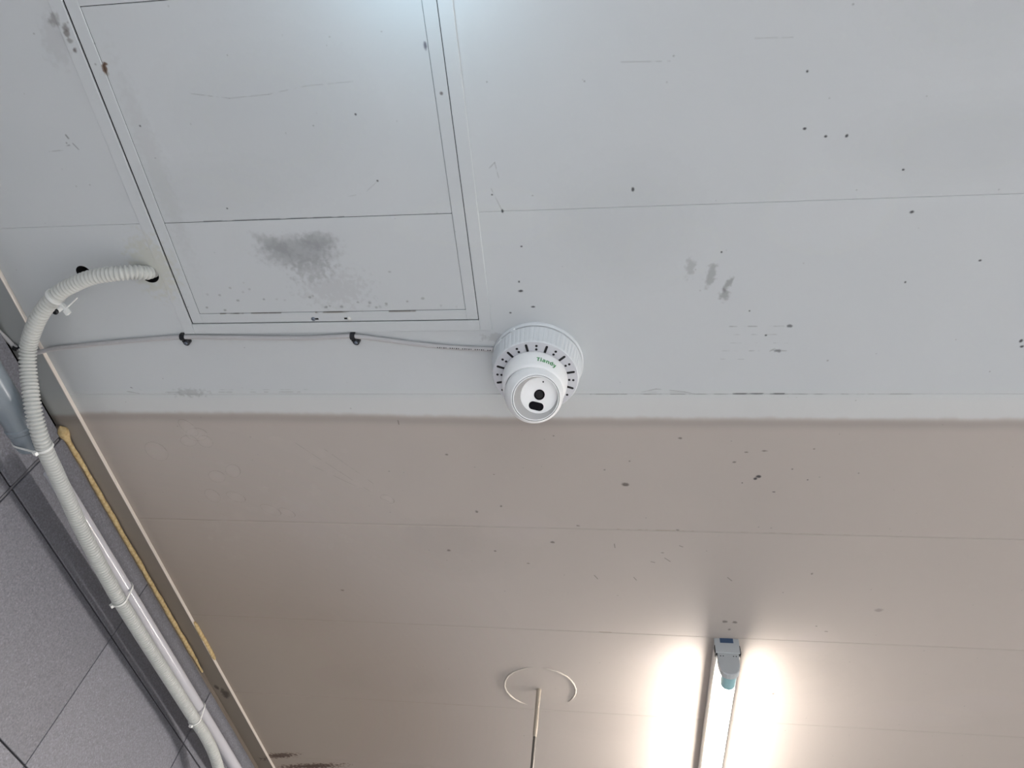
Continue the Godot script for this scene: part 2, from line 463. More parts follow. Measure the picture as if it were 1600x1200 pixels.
	# dark dust round the hatch's frame and on its lower bar
	scratch([[-0.585, -0.5498], [-0.49, -0.5500]], 1.8, Color(0.32, 0.29, 0.26), 0.75, 0.05)
	scratch([[-0.436, -0.5502], [-0.385, -0.5502]], 2.2, Color(0.30, 0.26, 0.22), 0.8, 0.1)
	scratch([[-0.325, -0.5504], [-0.275, -0.5504]], 2.0, Color(0.28, 0.24, 0.21), 0.8, 0.05)
	scratch([[-0.56, -0.4026], [-0.36, -0.4026]], 1.2, dark, 0.75, 0.05)
	for k in 30: blot(rng.randf_range(-0.61, -0.22), -0.545 + 0.06 * rng.randf() * rng.randf(), 0.0022, 0.0018, soot, rng.randf_range(0.1, 0.35), 0.7)
	blot(-0.60, -0.33, 0.015, 0.14, Color(0.64, 0.645, 0.64), 0.14, 0.5)
	blot(-0.165, -0.60, 0.03, 0.008, soot, 0.14, 1.0)
	return ImageTexture.create_from_image(paint)

# ------------------------------------------------------------------ lamps
func batten(called: String, x: float, z0: float, dir: float, label: String, tint: Color, power: float, down: float) -> void:
	var o := thing(called, label, "lamp", Vector3(x, H, z0), "", "")
	var flip := func(v: Vector3) -> Vector3: return Vector3(v.x, v.y, v.z * dir)
	var z := func(a: float, b: float) -> Array: return [minf(a * dir, b * dir), maxf(a * dir, b * dir)]
	# body: a shallow channel, its lower edges sloping
	var st := new_st()
	st.set_smooth_group(-1)
	var prof := [Vector2(-0.0225, 0), Vector2(-0.0225, -0.0355), Vector2(-0.0212, -0.037), Vector2(0.0212, -0.037), Vector2(0.0225, -0.0355), Vector2(0.0225, 0)]
	var zz: Array = z.call(0.004, 1.236)
	for i in 6:
		var a: Vector2 = prof[i]
		var b: Vector2 = prof[(i + 1) % 6]
		var out := Vector3((b - a).y, -(b - a).x, 0)
		if out.dot(Vector3((a + b).x / 2.0, (a + b).y / 2.0 + 0.015, 0)) < 0: out = -out
		quad(st, Vector3(a.x, a.y, zz[0]), Vector3(b.x, b.y, zz[0]), Vector3(b.x, b.y, zz[1]), Vector3(a.x, a.y, zz[1]), out)
	obj("body", st, M.lamp_body, o)
	for e in 2:
		var k := 0.0 if e == 0 else 1.236
		st = new_st()
		zz = z.call(k, k + 0.004)
		cbox(st, Vector3(-0.0235, -0.032, zz[0]), Vector3(0.0235, 0, zz[1]), 0.001)
		obj("end_plate", st, M.lamp_end, o)
		# the knock-out in the end plate
		st = new_st()
		zz = z.call(k - 0.0004 if e == 0 else k + 0.004, k if e == 0 else k + 0.0044)
		cbox(st, Vector3(-0.0125, -0.0105, zz[0]), Vector3(0.0125, -0.0002, zz[1]), 0.0)
		obj("knockout", st, M.blue, o)
		# lamp holder: a rounded tongue that hangs from the end
		st = new_st()
		var outline := []
		for q in [[-0.0200, -0.031], [-0.0200, -0.050], [-0.0195, -0.058]]: outline.append(Vector2(q[0], q[1]))
		for q in 9:
			var a := PI + PI * q / 8.0
			outline.append(Vector2(0.0180 * cos(a), -0.0635 + 0.0145 * sin(a)))
		for q in [[0.0195, -0.058], [0.0200, -0.050], [0.0200, -0.031]]: outline.append(Vector2(q[0], q[1]))
		var f0 := (0.001 if e == 0 else 1.224) * dir
		var f1 := (0.016 if e == 0 else 1.239) * dir
		var c2 := Vector2(0, -0.05)
		st.set_smooth_group(-1)
		for i in outline.size():
			var a: Vector2 = outline[i]
			var b: Vector2 = outline[(i + 1) % outline.size()]
			var ai := a.lerp(c2, 0.06)
			var bi := b.lerp(c2, 0.06)
			var out := Vector3((a + b).x / 2.0, (a + b).y / 2.0 + 0.05, 0)
			quad(st, Vector3(a.x, a.y, f0 + 0.0015 * dir), Vector3(b.x, b.y, f0 + 0.0015 * dir), Vector3(b.x, b.y, f1), Vector3(a.x, a.y, f1), out)
			quad(st, Vector3(ai.x, ai.y, f0), Vector3(bi.x, bi.y, f0), Vector3(b.x, b.y, f0 + 0.0015 * dir), Vector3(a.x, a.y, f0 + 0.0015 * dir), out + Vector3(0, 0, -0.02 * dir))
			tri(st, Vector3(c2.x, c2.y, f0), Vector3(ai.x, ai.y, f0), Vector3(bi.x, bi.y, f0), Vector3(0, 0, -dir))
			tri(st, Vector3(c2.x, c2.y, f1), Vector3(a.x, a.y, f1), Vector3(b.x, b.y, f1), Vector3(0, 0, dir))
		var holder := obj("lamp_holder", st, M.lamp_end, o)
		for sx in [-0.0145, -0.0095, 0.0095, 0.0145]:
			st = new_st()
			lathe(st, [[0.0011, 0.0], [0.0011, 0.0006], [0.0, 0.0006]], Vector3(sx, -0.0385, f0 + 0.0003 * dir if e == 0 else f1 - 0.0003 * dir), 8, [1, -1], Vector3(0, 0, -dir if e == 0 else dir))
			obj("screw_hole", st, M.hole, holder)
		# the tube's metal end
		st = new_st()
		var a0 := 0.016 if e == 0 else 1.224
		lathe(st, [[0.0, 0.0], [0.0125, 0.0], [0.0138, 0.002], [0.0138, 0.036], [0.0, 0.036]], Vector3(0, -0.0645, a0 * dir), 24, [-1, 2, 1, -1], Vector3(0, 0, dir if e == 0 else -dir))
		obj("tube_cap", st, M.teal, o)
	# dark seam along the cover
	for sx in [-1, 1]:
		st = new_st()
		zz = z.call(-0.0006, 0.012)
		cbox(st, Vector3(sx * 0.0235 - 0.0006, -0.034, zz[0]), Vector3(sx * 0.0235 + 0.0006, -0.016, zz[1]), 0.0002)
		obj("cover_clip", st, M.black, o)
	st = new_st()
	lathe(st, [[0.0, 0.0], [0.0132, 0.0], [0.0132, 1.136], [0.0, 1.136]], Vector3(0, -0.0645, 0.052 * dir), 28, [-1, 1, -1], Vector3(0, 0, dir))
	var glow := mat(Color(0.9, 0.9, 0.9), 0.4)
	glow.emission_enabled = true
	glow.emission = tint
	glow.emission_energy_multiplier = GLOW * power
	obj("glowing_tube", st, glow, o)
	var l := AreaLight3D.new()
	l.name = "light"
	l.area_size = Vector2(0.016, 1.12)
	l.light_color = tint
	l.light_energy = down
	l.shadow_enabled = true
	l.area_range = 12.0
	l.area_attenuation = 2.0
	o.add_child(l)
	l.position = Vector3(0, -0.0645 - 0.0136, (0.056 + 0.564) * dir)
	l.rotation.x = -PI / 2

# a small ball lamp in a cup
func globe(at: Vector3) -> void:
	var o := thing("globe_lamp", "small round white ball lamp on the ceiling just behind the hatch", "lamp", at)
	var st := new_st()
	lathe(st, [[0.024, 0.0], [0.024, 0.004], [0.019, 0.010], [0.017, 0.052], [0.0, 0.052]], Vector3.ZERO, 32, [1, 1, 1, -1])
	obj("cup", st, M.lamp_body, o)
	st = new_st()
	var prof := [[0.0135, 0.050]]
	for k in 13: prof.append([maxf(0.03 * sin(lerpf(0.45, PI, k / 12.0)), 0.0 if k == 12 else 0.001), 0.083 - 0.03 * cos(lerpf(0.45, PI, k / 12.0))])
	lathe(st, prof, Vector3.ZERO, 32)
	var tint := Color(0.80, 0.93, 1.0)
	var glow := mat(Color(0.9, 0.9, 0.9), 0.4)
	glow.emission_enabled = true
	glow.emission = tint
	glow.emission_energy_multiplier = BALL
	obj("glowing_bulb", st, glow, o)
	var l := OmniLight3D.new()
	l.name = "light"
	l.light_color = tint
	l.light_energy = 0.0018
	l.light_size = 0.02
	l.omni_range = 12.0
	l.omni_attenuation = 2.0
	l.shadow_enabled = true
	o.add_child(l)
	l.position = Vector3(0, -0.083, 0)

const BALL := 0.95
const GLOW := 22.0

# ------------------------------------------------------------------ the room
func room() -> void:
	var c := thing("ceiling", "ceiling of long panels, grey by the hatch and brown beyond the dome camera", "ceiling", Vector3.ZERO, "", "structure")
	for k in range(-9, 13):
		var z1 := -0.1032 - 0.3 * k
		var st := new_st()
		cbox(st, Vector3(-0.950, H, z1 - 0.3 + 0.0001), Vector3(4.2, H + 0.02, z1 - 0.0001), 0.0006)
		if k == 1:                                        # the panel that the conduit goes through
			var csg := CSGCombiner3D.new()
			csg.name = "ceiling_panel"
			var solid := CSGMesh3D.new()
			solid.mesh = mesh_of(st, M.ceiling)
			csg.add_child(solid)
			for q in [[-0.6735, -0.4815, 0.0145], [-0.7755, -0.4770, 0.0115], [-0.8398, -0.5324, 0.0045]]:
				var cut := CSGCylinder3D.new()
				cut.radius = q[2]
				cut.height = 0.06
				cut.sides = 28
				cut.material = M.hole
				cut.operation = CSGShape3D.OPERATION_SUBTRACTION
				cut.position = Vector3(q[0], H + 0.01, q[1])
				csg.add_child(cut)
			c.add_child(csg, true)
		else:
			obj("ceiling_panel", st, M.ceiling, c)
	var s := new_st()
	cbox(s, Vector3(-1.1, H + 0.06, -4.1), Vector3(4.3, H + 0.16, 2.7), 0.0)
	obj("roof_board", s, M.hole, c)
	# edge profile along the tiled wall: a flange and a lip
	var t := thing("trim_1", "narrow edge profile with a pale lip between ceiling and tiled wall", "trim", Vector3.ZERO, "", "structure")
	s = new_st()
	cbox(s, Vector3(-0.958, H - 0.0068, -4.0), Vector3(-0.9085, H - 0.0002, 2.58), 0.0)
	obj("flange", s, M.flange, t)
	s = new_st()
	cbox(s, Vector3(-0.9085, H - 0.0072, -4.0), Vector3(-0.9068, H - 0.0002, 2.58), 0.0004)
	obj("lip", s, M.lip, t)
	s = new_st()
	cbox(s, Vector3(-0.957, H - 0.0185, -4.0), Vector3(-0.9475, H - 0.0068, -0.764), 0.0015)
	obj("filler_strip", s, M.filler, t)
	# the rest of the room
	var fl := thing("floor", "pale tiled floor of the room below the ceiling", "floor", Vector3.ZERO, "", "structure")
	for i in 10:
		for j in 12:
			s = new_st()
			cbox(s, Vector3(-1.12 + 0.55 * i, -0.02, -4.0 + 0.55 * j), Vector3(-1.12 + 0.55 * i + 0.547, 0.0, -4.0 + 0.55 * j + 0.547), 0.001)
			obj("tile", s, M.floor[(i * 5 + j * 3) % 3], fl)
	s = new_st()
	cbox(s, Vector3(-1.2, -0.12, -4.1), Vector3(4.4, -0.021, 2.75), 0.0)
	obj("slab", s, M.grout, fl)
	for q in [["wall_right", Vector3(4.2, 0, -4.0), Vector3(4.3, H + 0.06, 2.6), "plain painted wall opposite the tiled wall"], ["wall_back", Vector3(-1.1, 0, 2.6), Vector3(4.3, H + 0.06, 2.7), "plain painted wall behind the hatch end of the room"], ["wall_front", Vector3(-1.1, 0, -4.1), Vector3(4.3, H + 0.06, -4.0), "plain painted wall at the far end beyond the lamp"]]:
		s = new_st()
		cbox(s, q[1], q[2], 0.0)
		var w := obj(q[0], s, M.paint if q[0] == "wall_back" else M.dull, self)
		tag(w, q[3], "wall", "", "structure")

func wall_at(u: float, s: float, z: float) -> Vector3:
	return WALL_FOOT + Vector3(cos(TILT), -sin(TILT), 0) * u + Vector3(sin(TILT), cos(TILT), 0) * s + Vector3(0, 0, z)

func wall() -> void:
	var w := thing("wall_left", "wall of speckled grey stoneware tiles with dark joints beside the pipes", "wall", WALL_FOOT, "", "structure")
	w.rotation.z = -TILT
	var st := new_st()
	cbox(st, Vector3(-0.12, -2.52, -4.0), Vector3(-0.003, -0.008, 2.6), 0.0)
	obj("grout_bed", st, M.grout, w)
	st = new_st()
	cbox(st, Vector3(-0.12, -0.008, -4.0), Vector3(-0.022, 0.07, 2.6), 0.0)
	obj("masonry", st, M.hole, w)
	var top := -0.006
	var cols := []
	var zs := [2.6]
	for k in range(-8, 9): zs.append(-0.782 - 0.397 * k)
	zs.append(-4.0)
	for r in 11:
		var hgt := 0.1235 if r == 0 else 0.2435
		var low := maxf(top - hgt, -2.5)
		for k in zs.size() - 1:
			var z1: float = zs[k]
			var z0: float = zs[k + 1]
			var g1 := 0.0034 if absf(z1 + 0.782) < 0.01 else 0.0011
			var g0 := 0.0034 if absf(z0 + 0.782) < 0.01 else 0.0011
			st = new_st()
			cbox(st, Vector3(-0.012, low, z0 + g0), Vector3(rng.randf_range(-0.0004, 0.0004), top, z1 - g1), 0.0007)
			obj("tile", st, M.tiles[(r * 7 + k * 4) % 3], w)
		top = low - 0.003
		if top < -2.45: break
	# the wide joint where a partition stood
	st = new_st()
	cbox(st, Vector3(-0.004, -2.5, -0.7843), Vector3(-0.0008, -0.012, -0.7797), 0.0008)
	obj("joint_strip", st, M.bar, w)

# ------------------------------------------------------------------ hatch
func hatch() -> void:
	var o := thing("access_hatch", "square painted access hatch in the grey ceiling with a grey smudge", "hatch", Vector3(-0.4165, H, -0.34))
	var sub := func(x0: float, z0: float, x1: float, z1: float, y0: float, y1: float, c: float) -> ArrayMesh:
		var st := new_st()
		cbox(st, Vector3(x0, H - y1, minf(z0, z1)), Vector3(x1, H - y0, maxf(z0, z1)), c)
		return mesh_of(st, M.ceiling)
	var at := -o.position
	# fixed frame, four strips
	for q in [[-0.655, -0.585, -0.6372, -0.095], [-0.1955, -0.585, -0.1780, -0.095], [-0.6372, -0.585, -0.1955, -0.5675], [-0.6372, -0.1115, -0.1955, -0.095]]:
		put("outer_frame", sub.call(q[0], q[1], q[2], q[3], 0.0, 0.0026, 0.0007), o, at)
	# dark groove between frame and door
	var g := new_st()
	cbox(g, Vector3(-0.6372, H - 0.0002, -0.5675), Vector3(-0.1955, H, -0.1115), 0.0)
	put("groove", mesh_of(g, M.hole), o, at)
	# the door: four bars round two filling panels
	var d := put("door", sub.call(-0.6349, -0.5660, -0.6185, -0.1125, 0.0003, 0.0022, 0.0006), o, at)
	for q in [[-0.2128, -0.5660, -0.1964, -0.1125], [-0.6185, -0.5660, -0.2128, -0.5500], [-0.6185, -0.1300, -0.2128, -0.1125]]:
		put("door_bar", sub.call(q[0], q[1], q[2], q[3], 0.0003, 0.0022, 0.0006), d)
	put("door_panel", sub.call(-0.6180, -0.5495, -0.2133, -0.4035, 0.0003, 0.0012, 0.0006), d)
	put("door_panel", sub.call(-0.6180, -0.4028, -0.2133, -0.1308, 0.0003, 0.0012, 0.0006), d)
	for q in [[-0.439, 1.0], [-0.3907, -1.0]]:
		var st := new_st()
		cbox(st, Vector3(q[0] - 0.0045, H - 0.0025, -0.5625), Vector3(q[0] + 0.0045, H - 0.0021, -0.5595), 0.0002)
		put("latch_slot", mesh_of(st, M.hole), o, at)
		st = new_st()
		lathe(st, [[0.0032, 0.002], [0.0032, 0.0032], [0.0022, 0.0040], [0.0, 0.0042]], Vector3(q[0] - 0.0035 * q[1], H, -0.561), 14, [1, 1, 1])
		put("latch_screw", mesh_of(st, M.nail if q[1] > 0 else M.lamp_body), o, at)

# ------------------------------------------------------------------ dome camera
func dome() -> void:
	var base := Vector3(-0.116, H, -0.641)
	var o := thing("dome_camera", "white turret security camera on a round ribbed base with green lettering", "camera", base)
	var D := Vector3.DOWN
	# flange on the ceiling
	var st := new_st()
	lathe(st, [[0.0678, 0.0], [0.0678, 0.0050], [0.0668, 0.0062], [0.060, 0.0062]], Vector3.ZERO, 96, [1, 1, 2])
	obj("base_flange", st, M.white_drum, o)
	# the seam between flange and drum
	st = new_st()
	lathe(st, [[0.0625, 0.0060], [0.0625, 0.0088]], Vector3.ZERO, 96)
	obj("seam", st, M.hole, o)
	# drum with upright ribs
	st = new_st()
	var seg := 300
	var radii := [[0.0600, 0.0083], [0.0658, 0.0084], [0.0661, 0.0097], [0.0624, 0.0385], [0.0608, 0.0405]]
	for i in radii.size() - 1:
		st.set_smooth_group(-1 if i == 0 else i)
		for j in seg:
			var p := []
			for q in [[i, j], [i, j + 1], [i + 1, j + 1], [i + 1, j]]:
				var t: float = TAU * q[1] / seg
				var rib := 0.0009 if (int(q[1]) % seg) % 5 == 0 else 0.0
				var r: float = radii[q[0]][0] - (rib if q[0] == 2 or q[0] == 3 else 0.0)
				p.append(Vector3(r * sin(t), -radii[q[0]][1], r * cos(t)))
			var tm := TAU * (j + 0.5) / seg
			quad(st, p[0], p[1], p[2], p[3], Vector3(sin(tm), 0, cos(tm)) if i > 0 else Vector3.UP)
	var drum := obj("ribbed_drum", st, M.white_drum, o)
	# the tab that bridges the seam
	for az in [-28.0, -52.0]:
		st = new_st()
		cbox(st, Vector3(-0.004, -0.0095, 0.0645), Vector3(0.004, -0.0055, 0.0675), 0.0006)
		var tab := obj("tab", st, M.white_drum, drum)
		tab.rotation.y = deg_to_rad(az)
	# grey ring face with slots
	st = new_st()
	lathe(st, [[0.0608, 0.0400], [0.0608, 0.0405], [0.0400, 0.0410]], Vector3.ZERO, 96, [1, 2])
	var face := obj("vent_ring", st, M.face_grey, o)
	st = new_st()
	st.set_smooth_group(-1)
	var cap := []
	for k in 14:
		var a := PI * k / 6.0 if k < 7 else PI * (k - 1) / 6.0
		cap.append(Vector3(0.0017 * cos(a), 0, (0.0052 if k < 7 else -0.0045) + 0.0017 * sin(a)))
	for k in 14:
		var a: Vector3 = cap[k]
		var b: Vector3 = cap[(k + 1) % 14]
		tri(st, Vector3(0, -0.0004, 0), a - Vector3(0, 0.0004, 0), b - Vector3(0, 0.0004, 0), D)
		quad(st, a, b, b - Vector3(0, 0.0004, 0), a - Vector3(0, 0.0004, 0), a + b)
	var slot_mesh := mesh_of(st, M.slot)
	st = new_st()
	lathe(st, [[0.0018, 0.0], [0.0018, 0.0004], [0.0, 0.0004]], Vector3.ZERO, 12, [1, -1])
	var dot_mesh := mesh_of(st, M.slot)
	for k in 12:
		var a := deg_to_rad(20.5 + 30.0 * k)
		var s := put("slot", slot_mesh, face, Vector3(sin(a), 0, cos(a)) * 0.0510 + D * 0.0407)
		s.rotation.y = a
		a = deg_to_rad(5.5 + 30.0 * k)
		put("vent_hole", dot_mesh, face, Vector3(sin(a), 0, cos(a)) * 0.0546 + D * 0.0406)
		put("vent_hole", dot_mesh, face, Vector3(sin(a), 0, cos(a)) * 0.0488 + D * 0.0407)
	# turret housing
	st = new_st()
	var prof := [[0.0452, 0.0405], [0.0466, 0.0425], [0.0469, 0.047], [0.0467, 0.054], [0.0460, 0.060], [0.0448, 0.066], [0.0435, 0.0705], [0.0424, 0.0724], [0.0412, 0.0730], [0.0398, 0.0722]]
	lathe(st, prof, Vector3.ZERO, 96)
	var housing := obj("turret_housing", st, M.white, o)
	lettering(housing)
	# the ball with its recessed face
	var centre := Vector3(0.0015, -0.0795, 0.0)
	var eye := (Vector3(0, 1.6, 0) - base - centre).normalized()
	var right := Vector3(0.990448, 0.108629, -0.084929)
	var up := Vector3(0.002266, 0.603022, 0.797722)
	var e := (eye + right * 0.11 - up * 0.26).normalized()
	var fu := (up.rotated(eye, deg_to_rad(-13.5)))
	fu = (fu - e * fu.dot(e)).normalized()
	var fr := fu.cross(e).normalized()
	st = new_st()
	var rings := []
	for k in 15:
		var a := lerpf(deg_to_rad(172.0), deg_to_rad(58.0), k / 14.0)
		rings.append([0.0, 0.0, 0.0412 * sin(a), 0.0412 * cos(a)])
	rings.append([0.0, 0.0, 0.0345, 0.0230])
	rings.append([0.0, 0.0, 0.0336, 0.0240])
	rings.append([0.0, 0.0, 0.0326, 0.0242])
	loft(st, rings, centre, e, fr, fu, 72)
	var ball := obj("ball", st, M.white, o)
	# a hairline between the ball and its front cover
	st = new_st()
	loft(st, [[0, 0, 0.0327, 0.0240], [0, 0, 0.0320, 0.0236]], centre, e, fr, fu, 72)
	obj("cover_seam", st, M.gap, ball)
	st = new_st()
	loft(st, [[0, 0, 0.0320, 0.0236], [0, 0, 0.0317, 0.0245], [0, 0, 0.0308, 0.0248], [0.0002, 0.0001, 0.0304, 0.0244]], centre, e, fr, fu, 72, [1, 1, 1])
	obj("rim", st, M.white, ball)
	st = new_st()
	loft(st, [[0.0002, 0.0001, 0.0304, 0.0244], [0.0008, 0.0006, 0.0299, 0.0236], [0.0040, 0.0026, 0.0266, 0.0165], [0.0046, 0.0029, 0.0258, 0.0152]], centre, e, fr, fu, 72, [1, 1, 1])
	obj("bezel", st, M.bezel, ball)
	st = new_st()
	loft(st, [[0.0046, 0.0029, 0.0259, 0.0150], [0.0047, 0.0030, 0.0257, 0.0155], [0.0048, 0.0030, 0.0252, 0.0157], [0.0048, 0.0030, 0.0, 0.0157]], centre, e, fr, fu, 72, [1, 1, -1])
	obj("face_plate", st, M.white, ball)
	var on := centre + e * 0.0158 + fr * 0.0005 - fu * 0.0010
	st = new_st()
	loft(st, [[0, 0, 0.0074, -0.0002], [0, 0, 0.0074, 0.0006], [0, 0, 0.0066, 0.0008], [0, 0, 0.0058, 0.0002]], on + fr * 0.0043 + fu * 0.0052, e, fr, fu, 36, [1, 2, 3])
	var lr := obj("lens_ring", st, M.black, ball)
	st = new_st()
	loft(st, [[0, 0, 0.0060, 0.0], [0, 0, 0.0045, 0.0005], [0, 0, 0.0022, 0.0009], [0, 0, 0.0, 0.0010]], on + fr * 0.0043 + fu * 0.0052, e, fr, fu, 36)
	obj("lens", st, M.lens, lr)
	# infrared window: a pill
	st = new_st()
	st.set_smooth_group(-1)
	var mid := on + fr * 0.0042 - fu * 0.0115
	var pill := []
	for k in 26:
		var a := -PI / 2 + PI * k / 12.0 if k < 13 else PI / 2 + PI * (k - 13) / 12.0
		pill.append(mid + fr * ((0.0047 if k < 13 else -0.0047) + 0.0058 * cos(a)) + fu * 0.0058 * sin(a))
	for k in 26:
		var a: Vector3 = pill[k]
		var b: Vector3 = pill[(k + 1) % 26]
		tri(st, mid + e * 0.0006, a + e * 0.0006, b + e * 0.0006, e)
		quad(st, a - e * 0.0003, b - e * 0.0003, b + e * 0.0006, a + e * 0.0006, a + b - mid * 2.0)
	obj("infrared_window", st, M.window, ball)
	st = new_st()
	loft(st, [[0, 0, 0.0011, 0.0], [0, 0, 0.0011, 0.0003], [0, 0, 0.0, 0.0003]], on + fr * 0.0046 + fu * 0.0240, e, fr, fu, 12, [1, -1])
	obj("microphone_hole", st, M.slot, ball)

func lettering(parent: Node) -> void:
	var tm := TextMesh.new()
	var f := SystemFont.new()
	f.font_names = PackedStringArray(["Droid Sans"])
	f.font_weight = 700
	tm.font = f
	tm.text = "Tiandy"
	tm.font_size = 64
	tm.pixel_size = 0.0001
	tm.depth = 0.0002
	tm.curve_step = 1.0
	var ar := tm.surface_get_arrays(0)
	var v: PackedVector3Array = ar[Mesh.ARRAY_VERTEX]
	var nn: PackedVector3Array = ar[Mesh.ARRAY_NORMAL]
	var lo := v[0]
	var hi := v[0]
	for p in v:
		lo = lo.min(p)
		hi = hi.max(p)
	var wide := 0.0300
	var k := wide / (hi.x - lo.x)
	var ky := k * 1.0
	for i in v.size():
		var p := v[i]
		var x := (p.x - (lo.x + hi.x) / 2.0) * k
		var d := 0.0605 - (p.y - (lo.y + hi.y) / 2.0) * ky
		var r := 0.0469 if d < 0.047 else lerpf(0.0469, 0.0467, (d - 0.047) / 0.007) if d < 0.054 else lerpf(0.0467, 0.0460, (d - 0.054) / 0.006) if d < 0.060 else lerpf(0.0460, 0.0448, (d - 0.060) / 0.006) if d < 0.066 else lerpf(0.0448, 0.0435, (d - 0.066) / 0.0045)
		var a := deg_to_rad(26.5) + x / 0.0465
		var rr := r + 0.00015 + p.z * 0.8
		v[i] = Vector3(sin(a) * rr, -d, cos(a) * rr)
		nn[i] = Vector3(sin(a), -0.1, cos(a)).normalized() if absf(nn[i].z) > 0.5 else Basis(Vector3.UP, a) * nn[i]
	var fresh := []
	fresh.resize(Mesh.ARRAY_MAX)
	fresh[Mesh.ARRAY_VERTEX] = v
	fresh[Mesh.ARRAY_NORMAL] = nn
	fresh[Mesh.ARRAY_INDEX] = ar[Mesh.ARRAY_INDEX]
	var m := ArrayMesh.new()
	m.add_surface_from_arrays(Mesh.PRIMITIVE_TRIANGLES, fresh)
	m.surface_set_material(0, M.green)
	var o := put("lettering", m, parent)
	o.set_meta("label", "green brand lettering")

# ------------------------------------------------------------------ pipes, conduit, ties
const PIPE := Vector2(-0.897, 2.3897)

func pipe() -> void:
	var o := thing("drain_pipe", "smooth grey plastic pipe with a wide socket running along the tiled wall", "pipe", Vector3(PIPE.x, PIPE.y, -0.72))
	var st := new_st()
	lathe(st, [[0.0, 0.0], [0.0131, 0.0], [0.0131, 3.22], [0.0, 3.22]], Vector3(0, 0, -0.05), 40, [-1, 1, -1], Vector3(0, 0, -1))
	obj("narrow_pipe", st, M.pipe, o)
	st = new_st()
	var off := Vector3(0.003, -0.0075, 0)
	lathe(st, [[0.0, -1.2], [0.0210, -1.2], [0.0210, 0.0], [0.0228, 0.002], [0.0228, 0.008], [0.0215, 0.010], [0.0215, 0.040], [0.0205, 0.043], [0.010, 0.0435], [0.0, 0.0435]], Vector3(off.x, off.y, 0.055), 40, [-1, 1, 2, 3, 4, 5, 6, 7, 8], Vector3(0, 0, -1))
	obj("socket", st, M.pipe_big, o)
	for z in [0.7, -1.6, -2.6]:
		st = new_st()
		var r := 0.0210 if z > 0 else 0.0136
		var dx := off.x if z > 0 else 0.0
		var dy := off.y if z > 0 else 0.0
		lathe(st, [[r, 0.0], [r + 0.003, 0.0], [r + 0.003, 0.018], [r, 0.018]], Vector3(dx, dy, z), 32, [-1, 1, -1], Vector3(0, 0, -1))
		var arm := (Vector3(cos(TILT), -sin(TILT), 0)) * -0.0573
		var p := PackedVector3Array([Vector3(dx, dy, z - 0.009) + arm * (r + 0.001) / 0.0573, Vector3(dx, dy, z - 0.009) + arm - Vector3(dx, 0, 0)])
		tube(st, p, func(_i, _s): return 0.004, 10)
		obj("pipe_clip", st, M.pipe_big, o)

var conduit_path := PackedVector3Array()

